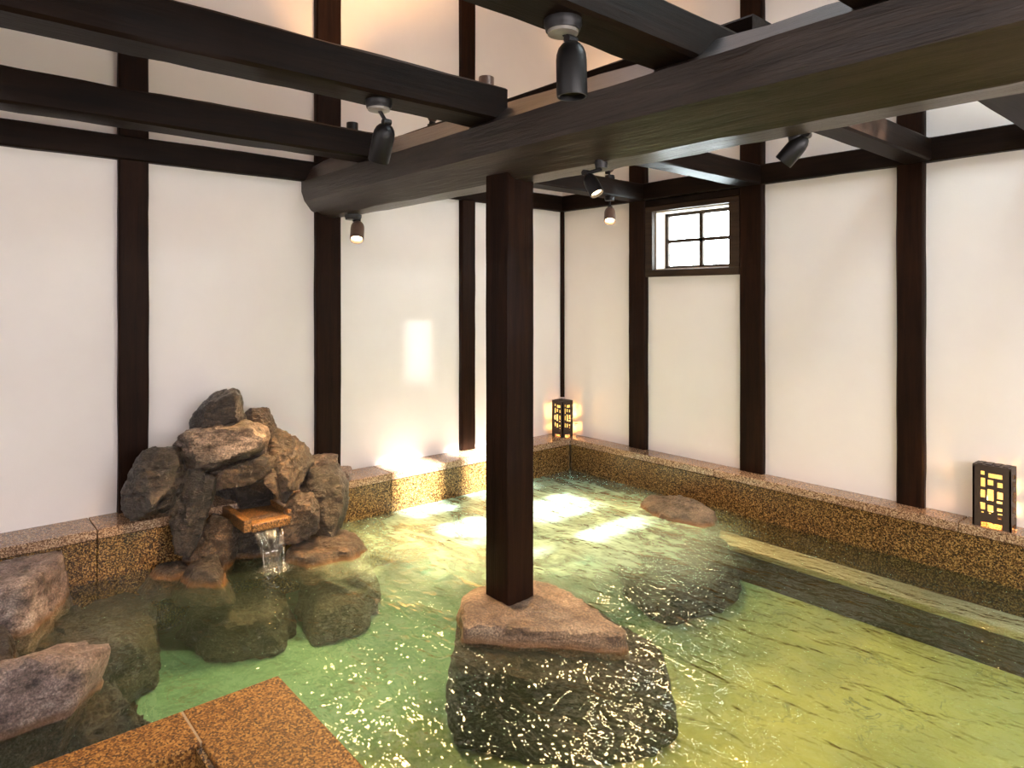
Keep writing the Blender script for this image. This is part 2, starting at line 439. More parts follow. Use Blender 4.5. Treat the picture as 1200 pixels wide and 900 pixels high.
# pillar and log
LY, LZ = -2.59, 2.925
timber('pillar', (2.09, -2.685, .45), (2.277, -2.50, 2.74), 2, 'square dark wooden pillar rising from the flat stone in the middle of the bath', 'pillar', 11, .002, .006)

def log_section(x):
    top = .225 - .018 * x
    return [(-.06, top), (.10, top), (.205, .12), (.215, -.12), (.11, -.225), (-.06, -.225), (-.205, -.11), (-.225, .04)]
bm = bmesh.new(); path = []; secs = []
N = 70
for i in range(N + 1):
    x = XM * i / N
    base = log_section(min(x, 4.5))
    rnd = max(0.0, 1 - x / 1.3)                       # rounder towards the wall end
    out = []
    for k, (a, b) in enumerate(base):
        # insert the midpoint of each facet so that edges can wander
        a2, b2 = base[(k + 1) % 8]
        for (p, q, mid) in ((a, b, 0), ((a + a2) / 2, (b + b2) / 2, 1)):
            r = math.hypot(p, q); ang = math.atan2(q, p)
            r = r * (1 - rnd * .8) + .222 * rnd * .8
            r += .008 * noise.noise(Vector((x * 1.3, ang * 1.2, 3.1))) + .006 * noise.noise(Vector((x * 5, ang * 3, 8.7))) + (.004 * noise.noise(Vector((x * 14, ang * 5, 1.7))))
            out.append((r * math.cos(ang), r * math.sin(ang)))
    secs.append(out)
    path.append((Vector((x, LY + .012 * math.sin(x * 1.1), LZ + .010 * math.sin(x * .9 + .5))), Vector((0, 1, 0)), Vector((0, 0, 1))))
sweep(bm, path, lambda i: secs[i])
tag(link('log_beam', bm, LOGM, loc=(0, LY, LZ), smooth=18), 'massive rough hewn log beam carried by the square pillar', 'beam')

timber('cross_beam', (.845, YM, 2.99), (1.035, -2.70, 3.165), 1, 'dark cross beam meeting the log close to its rounded wall end', 'beam', 12, .006, .014)
timber('cross_beam', (2.085, YM, 2.99), (2.29, -2.70, 3.17), 1, 'dark cross beam meeting the log above the pillar, spotlight on its underside', 'beam', 13, .006, .014)
timber('cross_beam', (3.285, YM, 2.985), (3.485, -2.33, 3.155), 1, 'dark cross beam carrying the large black spotlight overhead', 'beam', 14, .006, .014)
timber('cross_beam', (4.05, YM, 2.97), (4.26, -2.40, 3.17), 1, 'dark cross beam over the log at the top corner farthest from the fountain', 'beam', 15, .006, .014)
timber('short_beam', (.915, -2.45, 2.972), (1.095, -.02, 3.12), 1, 'short beam from the log to the post between corner and window', 'beam', 16, .004, .012)
timber('short_beam', (2.045, -2.45, 2.972), (2.235, -.02, 3.12), 1, 'short beam from the log to the post beside the window', 'beam', 17, .004, .012)
timber('short_beam', (3.245, -2.45, 2.972), (3.415, -.02, 3.12), 1, 'short beam from the log to the wall post by the ledge lantern', 'beam', 18, .004, .012)
timber('short_beam', (4.00, -2.45, 2.972), (4.20, -.02, 3.12), 1, 'short beam cut by the picture edge, highest above the ledge lantern', 'beam', 19, .004, .012)
timber('upper_beam', (.0, -2.33, 3.06), (3.45, -2.16, 3.285), 0, 'reddish dark beam running along behind the top of the log', 'beam', 20, .004, .01)

# ------------------------------------------------------------------ granite ledges and deck
def ledge(name, loc, label, cap_boxes, base_boxes):
    t = empty(name, loc, label, 'ledge')
    for i, (lo, hi) in enumerate(cap_boxes): link('cap_slab', new_box(lo, hi, .006), CAP, t)
    for i, (lo, hi) in enumerate(base_boxes): link('base_slab', new_box(lo, hi, .002), CURB, t)
    return t
G = .004
ledge('granite_ledge', (.15, -3.2, 0), 'speckled granite ledge along the wall behind the rock fountain',
      [((0, a + G / 2, .652), (.305, b - G / 2, CURB_Z)) for a, b in ((YM, -6.3), (-6.3, -4.2), (-4.2, -2.2), (-2.2, -.2), (-.2, 0))],
      [((0, a + G / 2, 0), (.297, b - G / 2, .648)) for a, b in ((YM, -6.3), (-6.3, -4.2), (-4.2, -2.2), (-2.2, -.195))])
ledge('granite_ledge', (3.6, -.1, 0), 'long speckled granite ledge under the window with a lantern on it',
      [((a + G / 2, -.195, .652), (b - G / 2, 0, CURB_Z)) for a, b in ((.305, 1.9), (1.9, 3.6), (3.6, 5.4), (5.4, XM))],
      [((a + G / 2, -.187, 0), (b - G / 2, 0, .648)) for a, b in ((.30, 1.6), (1.6, 3.10), (3.10, 5.0), (5.0, XM))])
bench = empty('sunken_bench', (3.6, -.3, 0), 'pale stone bench under water along the long granite ledge', 'bench')
link('seat_slab', new_box((.3, -.43, .20), (XM - .02, -.189, .245), .008), BENCHM, bench)
link('riser', new_box((.3, -.415, 0), (XM - .02, -.189, .199)), m_simple('shade_toned_stone', (.05, .036, .018), .6), bench)  # riser stone darkened to put its underwater shade into the colour

deck = empty('granite_deck', (3.6, -4.6, 0), 'golden granite deck corner with coping slabs jutting into the bath', 'deck')
link('coping_slab', new_box((2.53, -8.0, .55), (2.742, -4.329, CURB_Z), .005), COPING, deck)
link('coping_slab', new_box((2.53, -4.325, .55), (XM, -4.0, CURB_Z), .005), COPING, deck)
link('inner_face', new_box((2.745, -4.345, .30), (XM, -4.327, .70)), CURB, deck)
link('joint', new_box((2.532, -4.331, .54), (2.74, -4.323, .7085)), m_simple('grey_mortar', (.34, .25, .16), .7), deck)
link('base_wall', new_box((2.545, -8.0, 0), (2.735, -4.02, .545)), CURB, deck)
link('base_wall', new_box((2.745, -4.326, 0), (XM, -4.02, .545)), CURB, deck)
link('deck_floor', new_box((2.746, -8.0, .1), (XM, -4.35, .36)), CURB, deck)

# ------------------------------------------------------------------ rocks
RV = Vector((.6542, .7563, 0)); FV = Vector((-.7563, .6542, 0))
def hull(center, planes, seed, sub=5, p=44, amp=.03, R=1.0, fine=1.0):
    """star-shaped stone bounded by planes (n, d) about center, edges worn round, surface broken by noise"""
    bm = bmesh.new(); bmesh.ops.create_icosphere(bm, subdivisions=sub, radius=1)
    s = Vector((seed * 7.3, seed * 3.1, seed * 1.7))
    for v in bm.verts:
        d = v.co.normalized(); acc = 0
        for n, h in planes:
            c = n.dot(d) / h
            if c > 0: acc += c ** p
        r = acc ** (-1 / p)
        q = d * r
        f = noise.fractal(q * (3.2 / R) + s, 1.0, 2.1, 6) * amp
        rg = (abs(noise.noise(q * (4.0 / R) + s * 2)) - .25) * amp * 1.5
        f2 = noise.fractal(q * (17 / R) + s, .9, 2.1, 4) * amp * .5 * fine
        v.co = Vector(center) + q + d * (f - rg + f2)
    return bm

def convex(pts):
    pts = sorted(set(pts))
    def half(seq):
        out = []
        for q in seq:
            while len(out) > 1 and (out[-1][0] - out[-2][0]) * (q[1] - out[-2][1]) - (out[-1][1] - out[-2][1]) * (q[0] - out[-2][0]) <= 0: out.pop()
            out.append(q)
        return out[:-1]
    return half(pts) + half(pts[::-1])

def rock_view(name, center, thick, poly, mat, label, seed, group=None, amp=.065, top=.9, **kw):
    """stone whose outline across the axis FV is the polygon poly (x along RV, z up)"""
    rnd = random.Random(seed); planes = []; poly = convex(poly)
    for (x0, z0), (x1, z1) in zip(poly, poly[1:] + poly[:1]):
        e = Vector((x1 - x0, z1 - z0)); nn = Vector((e.y, -e.x)).normalized()
        if nn.dot(Vector(((x0 + x1) / 2, (z0 + z1) / 2))) < 0: nn = -nn
        h = nn.dot(Vector((x0, z0)))
        if h < .012: continue
        tilt = rnd.uniform(-.35, .35)
        N = (RV * nn.x + Vector((0, 0, nn.y)) + FV * tilt); ln = N.length
        planes.append((N / ln, h / ln))
    for sgn in (1, -1):
        for _ in range(3):
            N = (FV * sgn + RV * rnd.uniform(-.75, .75) + Vector((0, 0, rnd.uniform(-.2, .8) if sgn < 0 else rnd.uniform(-.3, .3)))).normalized()
            planes.append((N, thick * rnd.uniform(.75, 1.0)))
    R = max(max(abs(x), abs(z)) for x, z in poly)
    bm = hull(center, planes, seed, amp=amp * min(R, .3), R=R, **kw)
    lo = Vector((center[0], center[1], center[2] + min(z for _, z in poly)))
    o = link(name, bm, mat, loc=lo, smooth=40)
    return tag(o, label, 'rock', group)

def rock_plan(name, ztop, zbase, poly, mat, label, seed, flare=.25, amp=.05, parent=None, group=None, sub=5, slope=0.0, p=18, cat='rock', dome=0.0, tilt=.05):
    """flat stone: plan polygon at ztop, sides running down to zbase"""
    rnd = random.Random(seed)
    cx = sum(q[0] for q in poly) / len(poly); cy = sum(q[1] for q in poly) / len(poly)
    # convex hull order by angle about the centroid
    pts = convex([(x - cx, y - cy) for x, y in poly])
    hgt = ztop - zbase; c = Vector((cx, cy, zbase + hgt * .5)); planes = []
    for (x0, y0), (x1, y1) in zip(pts, pts[1:] + pts[:1]):
        nn = Vector((y1 - y0, -(x1 - x0)))
        if nn.length < 1e-6: continue
        nn.normalize(); h = nn.x * x0 + nn.y * y0
        if h < .03: continue
        fl = flare * rnd.uniform(.6, 1.4)
        N = Vector((nn.x, nn.y, fl)); ln = N.length
        planes.append((N / ln, (h + fl * hgt * .5) / ln))
    planes.append((Vector((rnd.uniform(-tilt, tilt) + slope, rnd.uniform(-tilt, tilt), 1)).normalized(), hgt * .5))
    if dome:
        for k in range(6):
            a = k * PI / 3 + rnd.random(); planes.append((Vector((math.cos(a) * dome, math.sin(a) * dome, 1)).normalized(), hgt * .56))
    planes.append((Vector((0, 0, -1)), hgt * .5))
    R = max(math.hypot(x, y) for x, y in pts)
    bm = hull(c, planes, seed, sub=sub, p=p, amp=amp * min(R, .4), R=R)
    o = link(name, bm, mat, parent, loc=(cx, cy, zbase), smooth=40)
    if parent is None: tag(o, label, cat, group)
    return o

VR = {
 'crown': ((0.273,-3.505,1.327), 0.13, [(-0.175, -0.125), (-0.181, -0.057), (-0.136, 0.011), (-0.045, 0.091), (0.079, 0.147), (0.13, 0.147), (0.181, 0.102), (0.175, -0.051), (0.125, -0.074), (-0.102, -0.147), (-0.147, -0.147)]),
 'shoulder': ((0.279,-3.224,1.215), 0.1, [(-0.106, 0.071), (-0.082, 0.1), (-0.018, 0.106), (0.029, 0.088), (0.071, 0.029), (0.106, -0.047), (0.1, -0.088), (-0.029, -0.106), (-0.1, -0.065)]),
 'slab': ((0.364,-3.523,1.124), 0.2, [(-0.289, -0.05), (-0.256, 0.028), (-0.183, 0.083), (-0.028, 0.139), (0.128, 0.15), (0.222, 0.128), (0.289, 0.072), (0.278, -0.039), (0.139, -0.106), (-0.028, -0.15), (-0.139, -0.15), (-0.195, -0.111)]),
 'boulderL': ((0.311,-3.890,0.941), 0.16, [(-0.17, -0.029), (-0.138, 0.045), (-0.032, 0.199), (0.111, 0.204), (0.17, 0.077), (0.159, -0.066), (0.122, -0.146), (0.058, -0.178), (-0.106, -0.204), (-0.159, -0.178)]),
 'tall': ((0.471,-3.705,0.766), 0.1, [(-0.111, 0.183), (0.027, 0.236), (0.133, 0.183), (0.111, 0.077), (0.042, -0.104), (0.0, -0.236), (-0.064, -0.226), (-0.122, -0.04), (-0.133, 0.066)]),
 'lintel': ((0.442,-3.433,0.974), 0.15, [(-0.197, -0.017), (-0.019, 0.022), (0.164, 0.089), (0.197, 0.072), (0.181, -0.044), (0.136, -0.078), (-0.036, -0.089), (-0.158, -0.067)]),
 'wedge': ((0.533,-3.206,0.880), 0.12, [(-0.074, 0.147), (-0.034, 0.108), (0.028, 0.023), (0.079, -0.102), (0.051, -0.147), (-0.017, -0.068), (-0.079, 0.011)]),
 'lean': ((0.447,-3.121,0.982), 0.13, [(-0.142, 0.18), (-0.096, 0.203), (-0.003, 0.192), (0.067, 0.145), (0.113, 0.029), (0.142, -0.093), (0.078, -0.192), (0.02, -0.203), (-0.067, -0.035)]),
 'flatcap': ((0.316,-2.814,0.876), 0.1, [(-0.127, 0.028), (-0.034, 0.065), (0.071, 0.059), (0.127, -0.003), (0.121, -0.053), (-0.009, -0.065), (-0.114, -0.053)]),
 'pebble': ((0.244,-2.592,0.750), 0.07, [(-0.064, 0.061), (0.026, 0.061), (0.064, 0.01), (0.052, -0.048), (-0.019, -0.061), (-0.064, -0.023)]),
 'boulderR': ((0.505,-2.870,0.667), 0.16, [(-0.158, 0.131), (-0.122, 0.191), (-0.039, 0.209), (0.08, 0.197), (0.146, 0.113), (0.158, -0.018), (0.116, -0.185), (-0.039, -0.209), (-0.134, -0.078)]),
 'block': ((0.671,-3.107,0.630), 0.11, [(-0.095, 0.104), (-0.067, 0.126), (0.062, 0.132), (0.118, 0.036), (0.107, -0.081), (-0.017, -0.132), (-0.118, -0.121)]),
 'backdark': ((0.15,-3.30,0.77), 0.14, [(-0.226, 0.138), (0.214, 0.138), (0.226, -0.138), (-0.19, -0.138)]),
 'base': ((0.401,-3.358,0.436), 0.14, [(-0.224, 0.116), (-0.156, 0.156), (0.184, 0.156), (0.224, 0.003), (0.207, -0.156), (-0.195, -0.156)]),
 'baseleft': ((0.418,-3.582,0.513), 0.12, [(-0.147, -0.016), (-0.093, 0.082), (0.016, 0.169), (0.126, 0.136), (0.147, -0.044), (0.115, -0.169), (-0.126, -0.136)]),
 'fore': ((1.677,-4.695,0.328), 0.3, [(-0.341, 0.146), (-0.074, 0.323), (0.134, 0.39), (0.228, 0.38), (0.321, 0.32), (0.341, 0.273), (0.301, 0.079), (0.127, -0.223), (-0.341, -0.39)]),
}
PR = {
 'footing': (0.485, 0.34, [(2.118, -2.874), (2.011, -2.779), (1.964, -2.614), (2.115, -2.36), (2.276, -2.3), (2.454, -2.346), (2.698, -2.433), (2.849, -2.406), (2.87, -2.458), (2.711, -2.528), (2.56, -2.62), (2.379, -2.718), (2.316, -2.764), (2.28, -2.848), (2.295, -2.969)]),
 'foot': (0.385, 0.0, [(2.294, -3.043), (1.915, -2.72), (1.916, -2.321), (2.245, -2.185), (2.691, -2.233), (2.929, -2.233), (3.05, -2.378), (2.938, -2.698), (2.678, -2.934), (2.437, -3.086)]),
 'island': (0.51, 0.3, [(1.524, -0.577), (1.416, -0.289), (1.472, -0.25), (1.716, -0.25), (2.021, -0.41), (2.122, -0.544), (2.103, -0.626), (1.9, -0.614), (1.742, -0.667)]),
 'islandfoot': (0.31, 0.0, [(1.394, -0.654), (1.362, -0.52), (1.855, -0.52), (2.213, -0.52), (2.414, -0.857), (2.316, -1.301), (1.904, -1.207)]),
 'blockleft': (0.64, 0.3, [(0.124, -4.875), (0.168, -4.653), (0.25, -4.397), (0.358, -4.374), (0.447, -4.389), (0.594, -4.493), (0.771, -4.569), (0.77, -4.693), (0.704, -4.886)]),
 'sliver': (0.5, 0.3, [(0.746, -4.758), (0.839, -4.678), (1.06, -4.675), (1.24, -4.694), (1.211, -4.782)]),
 'sunkflat': (0.31, 0.0, [(0.738, -4.56), (0.411, -4.402), (0.282, -4.246), (0.28, -4.018), (0.434, -3.949), (0.953, -4.058), (1.055, -4.213), (1.008, -4.386)]),
 'sunkpebble': (0.34, 0.2, [(0.398, -4.431), (0.353, -4.353), (0.476, -4.308), (0.679, -4.35), (0.707, -4.419), (0.569, -4.448)]),
 'sunkridge': (0.36, 0.0, [(1.406, -4.43), (1.355, -4.362), (1.641, -4.307), (1.876, -4.308), (1.912, -4.392), (1.872, -4.501)]),
 'flatright': (0.47, 0.3, [(0.737, -3.215), (0.569, -3.104), (0.601, -2.992), (0.477, -2.821), (0.691, -2.735), (0.893, -2.779), (0.962, -2.865), (0.93, -3.016), (0.885, -3.155)]),
 'flatleft': (0.44, 0.3, [(0.382, -3.911), (0.333, -3.866), (0.371, -3.758), (0.508, -3.745), (0.598, -3.741), (0.559, -3.845), (0.485, -3.912)]),
 'wedgeleft': (0.49, 0.3, [(0.605, -3.767), (0.495, -3.601), (0.661, -3.622), (0.803, -3.695), (0.744, -3.764)]),
 'sunkdark': (0.20, 0.0, [(0.505, -3.784), (0.489, -3.489), (0.579, -3.249), (0.833, -3.252), (1.048, -3.438), (0.907, -3.704)]),
 'sunkright': (0.22, 0.0, [(0.631, -3.065), (0.459, -2.718), (0.431, -2.497), (0.839, -2.655), (1.141, -2.931), (1.107, -3.169)]),
 'spout': (0.7, 0.64, [(0.1, -3.479), (0.695, -3.496), (0.717, -3.307), (0.638, -3.145), (0.065, -3.138)]),
}
RG = 'rocks of the fountain pile'
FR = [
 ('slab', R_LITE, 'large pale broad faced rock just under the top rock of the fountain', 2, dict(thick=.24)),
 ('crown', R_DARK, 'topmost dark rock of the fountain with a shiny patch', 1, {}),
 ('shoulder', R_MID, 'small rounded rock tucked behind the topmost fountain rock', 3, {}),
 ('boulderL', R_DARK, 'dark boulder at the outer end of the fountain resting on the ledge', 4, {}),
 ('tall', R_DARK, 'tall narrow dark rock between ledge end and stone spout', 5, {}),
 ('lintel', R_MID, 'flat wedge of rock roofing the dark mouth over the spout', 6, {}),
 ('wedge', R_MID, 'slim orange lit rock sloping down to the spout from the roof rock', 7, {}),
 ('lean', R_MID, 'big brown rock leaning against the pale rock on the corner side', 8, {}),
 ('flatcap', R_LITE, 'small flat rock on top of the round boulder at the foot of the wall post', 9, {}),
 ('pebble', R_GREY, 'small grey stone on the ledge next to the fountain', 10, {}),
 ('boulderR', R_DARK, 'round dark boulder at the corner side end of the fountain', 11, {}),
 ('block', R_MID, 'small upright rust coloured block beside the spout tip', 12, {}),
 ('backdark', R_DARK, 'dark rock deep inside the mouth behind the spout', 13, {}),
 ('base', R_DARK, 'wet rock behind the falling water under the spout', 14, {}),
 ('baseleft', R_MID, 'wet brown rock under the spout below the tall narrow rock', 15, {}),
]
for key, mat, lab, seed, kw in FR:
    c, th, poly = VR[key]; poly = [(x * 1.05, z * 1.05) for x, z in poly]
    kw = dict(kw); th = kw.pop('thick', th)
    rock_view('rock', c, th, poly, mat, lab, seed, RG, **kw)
c, th, poly = VR['fore']; c = tuple(Vector(c) - RV * .15 - Vector((0, 0, .085)) + FV * .06); th = .24
rock_view('rock', c, th, poly, R_GREY, 'large grey banded rock touching the granite coping slab', 21, None, amp=.07)

rock_plan('rock', *PR['flatright'], R_MID, 'low orange edged rock at the waterline beyond the spout', 22, .5, group=RG)
rock_plan('rock', *PR['flatleft'], R_MID, 'low flat rusty rock at the waterline in front of the ledge', 23, .5, group=RG)
rock_plan('rock', *PR['wedgeleft'], R_DARK, 'small dark wedge rock at the waterline below the spout corner', 24, .5, group=RG)
rock_plan('rock', *PR['blockleft'], R_GREY, 'big flat topped grey block against the ledge at the picture edge', 25, .12, amp=.05)
rock_plan('rock', *PR['sliver'], R_DARK, 'dark rock sliver between the flat topped block and the large banded rock', 26, .3)
rock_plan('rock', *PR['island'], R_ISLE, 'low grey rock breaking the water beside the long ledge', 27, .35, amp=.06, dome=.35)
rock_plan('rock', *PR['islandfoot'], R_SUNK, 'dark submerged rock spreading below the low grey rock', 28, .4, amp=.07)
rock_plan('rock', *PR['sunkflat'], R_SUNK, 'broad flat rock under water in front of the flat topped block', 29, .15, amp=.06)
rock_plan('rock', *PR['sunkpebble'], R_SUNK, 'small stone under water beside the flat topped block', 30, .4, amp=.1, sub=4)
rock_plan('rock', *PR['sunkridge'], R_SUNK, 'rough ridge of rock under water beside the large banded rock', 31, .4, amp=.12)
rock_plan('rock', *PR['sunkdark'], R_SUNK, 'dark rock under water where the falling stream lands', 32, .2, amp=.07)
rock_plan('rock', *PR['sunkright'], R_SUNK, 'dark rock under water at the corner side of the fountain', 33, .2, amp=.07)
foot = empty('pillar_stone', (2.45, -2.65, 0), 'flat brown stone carrying the square pillar in the middle of the bath', 'rock')
rock_plan('top_stone', *PR['footing'], R_BASE, None, 34, .12, amp=.045, parent=foot, p=40, tilt=.0)
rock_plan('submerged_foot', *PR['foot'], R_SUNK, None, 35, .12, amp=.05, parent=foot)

# stone spout and its stream
sp = empty('stone_spout', (.4, -3.31, .62), 'rust stained granite spout slab pouring water between the rocks', 'spout')
bm = bmesh.new()
box(bm, (.02, -3.48, .628), (.70, -3.145, .672), .006)
link('trough_bed', bm, SPOUTM, sp)
link('rim', new_box((.02, -3.485, .63), (.705, -3.437, .705), .006), SPOUTM, sp)
link('rim', new_box((.02, -3.188, .63), (.665, -3.142, .705), .006), SPOUTM, sp)
link('lip', new_box((.655, -3.437, .622), (.715, -3.19, .676), .010), SPOUTM, sp)
bm = bmesh.new(); rows = []
for i in range(26):
    u = i / 25
    z = .682 - .285 * u ** 1.0
    x = .60 + .16 * math.sqrt(min(1, u * 1.6 + .0)) + .035 * u
    if i == 0: x = .58; z = .680
    row = []
    half = .095 * (1 - .35 * u)
    for j in range(21):
        w = -1 + 2 * j / 20
        row.append(bm.verts.new((x + .010 * noise.noise(Vector((w * 4, u * 1.5, 3))), -3.33 + w * half, z)))
    rows.append(row)
for a, b in zip(rows, rows[1:]):
    for i in range(20): bm.faces.new((a[i], a[i + 1], b[i + 1], b[i]))
r = bmesh.ops.solidify(bm, geom=bm.faces[:], thickness=.006)
st = empty('water_stream', (.78, -3.33, .40), 'thin veil of water falling from the stone spout', 'water stream')
link('veil', bm, STREAM, st, smooth=180)
bm = bmesh.new(); rnd = random.Random(4)
bmesh.ops.create_icosphere(bm, subdivisions=4, radius=1)
for v in bm.verts:
    d = v.co.copy()
    f = 1 + .35 * noise.fractal(d * 2.5, 1, 2, 4)
    v.co = Vector((.80 + d.x * .075 * f, -3.33 + d.y * .085 * f, .398 + max(-.01, d.z * .030 * f)))
for k in range(40):
    a = rnd.uniform(0, 2 * PI); rr = rnd.uniform(.07, .18); s = rnd.uniform(.003, .008)
    m = Matrix.Translation((.80 + rr * math.cos(a), -3.33 + rr * math.sin(a), .402 + rnd.random() * .03)) @ Matrix.Diagonal((s, s, s * .7, 1))
    bmesh.ops.create_icosphere(bm, subdivisions=1, radius=1, matrix=m)
link('splash', bm, STREAM, st, smooth=180)

# ------------------------------------------------------------------ water
bm = bmesh.new()
outline = [(.292, YM + .01), (2.56, YM + .01), (2.56, -4.03), (XM - .01, -4.03), (XM - .01, -.183), (.292, -.183)]
lo_ = [bm.verts.new((x, y, -.02)) for x, y in outline]; hi_ = [bm.verts.new((x, y, WATER_Z)) for x, y in outline]
for i in range(6):
    j = (i + 1) % 6; bm.faces.new((lo_[i], lo_[j], hi_[j], hi_[i]))
bm.faces.new(lo_[::-1]); bm.faces.new(hi_)
wt = link('bath_water', bm, WATER, loc=(3.6, -4, 0))
tag(wt, 'green cloudy hot spring water filling the bath', 'water', kind='stuff')

# ------------------------------------------------------------------ lanterns
def panel(bm, origin, ux, uz, un, w, h, t, holes):
    """board with rectangular holes; origin lower-left of the outside face, un points inwards"""
    xs = sorted({0, w} | {q[i] for q in holes for i in (0, 1)}); zs = sorted({0, h} | {q[i] for q in holes for i in (2, 3)})
    solid = {}
    for i in range(len(xs) - 1):
        for j in range(len(zs) - 1):
            cx, cz = (xs[i] + xs[i + 1]) / 2, (zs[j] + zs[j + 1]) / 2
            solid[i, j] = not any(q[0] < cx < q[1] and q[2] < cz < q[3] for q in holes)
    def V(x, z, k): return bm.verts.new(origin + ux * x + uz * z + un * (t * k))
    for (i, j), s in solid.items():
        if not s: continue
        xa, xb, za, zb = xs[i], xs[i + 1], zs[j], zs[j + 1]
        for k in (0, 1): bm.faces.new([V(xa, za, k), V(xb, za, k), V(xb, zb, k), V(xa, zb, k)])
        for (di, dj, p0, p1) in ((-1, 0, (xa, za), (xa, zb)), (1, 0, (xb, za), (xb, zb)), (0, -1, (xa, za), (xb, za)), (0, 1, (xa, zb), (xb, zb))):
            if not solid.get((i + di, j + dj), False):
                bm.faces.new([V(*p0, 0), V(*p1, 0), V(*p1, 1), V(*p0, 1)])
    bmesh.ops.remove_doubles(bm, verts=bm.verts[:], dist=1e-5)

HN = [(200, 235, 225, 265), (265, 385, 240, 285), (200, 240, 295, 385), (260, 310, 305, 360), (342, 388, 320, 370), (200, 240, 415, 495), (258, 312, 400, 515),
      (340, 390, 415, 485), (335, 385, 505, 530), (200, 240, 545, 615), (260, 310, 560, 625), (340, 385, 575, 605), (345, 385, 628, 642), (345, 380, 665, 685),
      (205, 228, 637, 650), (270, 290, 637, 650), (202, 385, 738, 800)]
def lantern(loc, w, d, h, yaw, label, swap=False):
    t = empty('lantern', loc, label, 'lantern', 'lattice lanterns on the granite ledges')
    loc = Vector(loc); rot = Matrix.Rotation(yaw, 3, 'Z')
    ex, ey, ez = rot @ Vector((1, 0, 0)), rot @ Vector((0, 1, 0)), Vector((0, 0, 1))
    def norm(W):
        return [((a - 130) / 330 * W, (b - 130) / 330 * W, max(0, (790 - z1) / 625 * h), max(0, (790 - z0) / 625 * h)) for a, b, z0, z1 in HN]
    th = .010
    for org, ux, un, W in ((-ex * w / 2 - ey * d / 2, ex, ey, w), (ex * w / 2 - ey * d / 2, ey, -ex, d), (ex * w / 2 + ey * d / 2, -ex, -ey, w), (-ex * w / 2 + ey * d / 2, -ey, ex, d)):
        bm = bmesh.new(); panel(bm, loc + org, ux, ez, un, W, h - .012, th, norm(W))
        link('lattice_panel', bm, LANT, t)
    bm = bmesh.new()
    r = bmesh.ops.create_cube(bm, size=1)
    for v in bm.verts: v.co = loc + ex * v.co.x * w + ey * v.co.y * d + ez * (h - .006 + v.co.z * .012)
    for k in range(4):
        r = bmesh.ops.create_cube(bm, size=1)
        for v in r['verts']: v.co = loc + ex * ((k - 1.5) * w * .22 + v.co.x * w * .13) + ey * v.co.y * d * .7 + ez * (h + .002 + v.co.z * .006)
    link('lid', bm, LANT, t)
    bm = bmesh.new()
    bmesh.ops.create_cube(bm, size=1)
    for v in bm.verts: v.co = loc + ex * v.co.x * (w - .03) + ey * v.co.y * (d - .03) + ez * (.07 + (v.co.z + .5) * (h - .10))
    link('paper_liner', bm, PAPER, t)['label'] = 'glowing warm paper liner'
    L = bpy.data.lights.new('lantern_light', 'POINT'); L.energy = 26.0; L.color = (1, .46, .12); L.shadow_soft_size = .02
    lo = bpy.data.objects.new('lantern_light', L); COL.objects.link(lo); lo.parent = t; lo.location = (0, 0, .15)
    return t
lantern((3.765, -.105, CURB_Z), .195, .115, .37, 0, 'glowing lattice lantern alone on the long ledge near the picture edge')
lantern((.165, -.165, CURB_Z), .15, .14, .36, 0, 'glowing lattice lantern standing in the corner of the room')

# ------------------------------------------------------------------ spotlights
def spotlight(base, head_pos, aim, label, r=.05, length=.18, mount_dir=(0, 0, -1), lit=None, mat=None, group='ceiling spotlights', energy=0, blend=.6, size=80, mount_r=.062, plate=True, bulb=None, beam_color=(1.0, .76, .50), rec=.014, soft=None):
    """base: where the mount meets the wood; head_pos: centre of the back of the head; aim: direction of light"""
    base = Vector(base); hp = Vector(head_pos); aim = Vector(aim).normalized(); md = Vector(mount_dir).normalized()
    mat = mat or METAL
    t = empty('spotlight', base, label, 'spotlight', group)
    link('mount', lathe(bmesh.new(), [(0, 0), (mount_r, 0), (mount_r, .018), (mount_r * .94, .024), (mount_r * .9, .036), (0, .036)], base, md), MOUNTM, t, smooth=40)
    if plate:
        link('mount_plate', lathe(bmesh.new(), [(0, .034), (mount_r * .82, .034), (mount_r * .80, .046), (mount_r * .55, .050), (0, .050)], base, md), PLATE, t, smooth=40)['label'] = 'grey mount plate'
    a, b = base + md * .04, hp - aim * .004
    ax = b - a
    link('stem', lathe(bmesh.new(), [(0, 0), (.009, 0), (.009, ax.length), (0, ax.length)], a, ax, 12), MOUNTM, t, smooth=40)
    link('joint', lathe(bmesh.new(), [(0, -.020), (.014, -.020), (.016, 0), (.014, .020), (0, .020)], hp - aim * .006, Vector((0, 0, 1)).cross(aim) + Vector((.01, .02, .0)), 14), MOUNTM, t, smooth=40)
    prof = [(0, 0), (r * .35, .002), (r * .62, .010), (r * .84, .024), (r * .96, .042), (r, .062), (r, length - .004), (r * .97, length), (r * .88, length), (r * .86, length - rec - .004), (r * .5, length - rec - .016), (0, length - rec - .018)]
    hd = link('head', lathe(bmesh.new(), prof, hp, aim, 32), mat, t, smooth=35)
    face = bulb or (BULB if lit else BULB_DIM)
    if lit or bulb:
        link('lamp_face', lathe(bmesh.new(), [(0, length - rec + .001), (r * .80, length - rec), (r * .80, length - rec - .006), (0, length - rec - .006)], hp, aim, 24), face, hd)['label'] = 'glowing lamp face'
    if energy:
        L = bpy.data.lights.new('spot_beam', 'SPOT'); L.energy = energy; L.color = beam_color
        L.spot_size = math.radians(size); L.spot_blend = blend; L.shadow_soft_size = soft or r * .7
        lo = bpy.data.objects.new('spot_beam', L); COL.objects.link(lo); lo.parent = t
        lo.location = hp + aim * (length + (soft or 0) * .8 + .002) - base
        lo.rotation_euler = aim.to_track_quat('-Z', 'Y').to_euler()
    return t

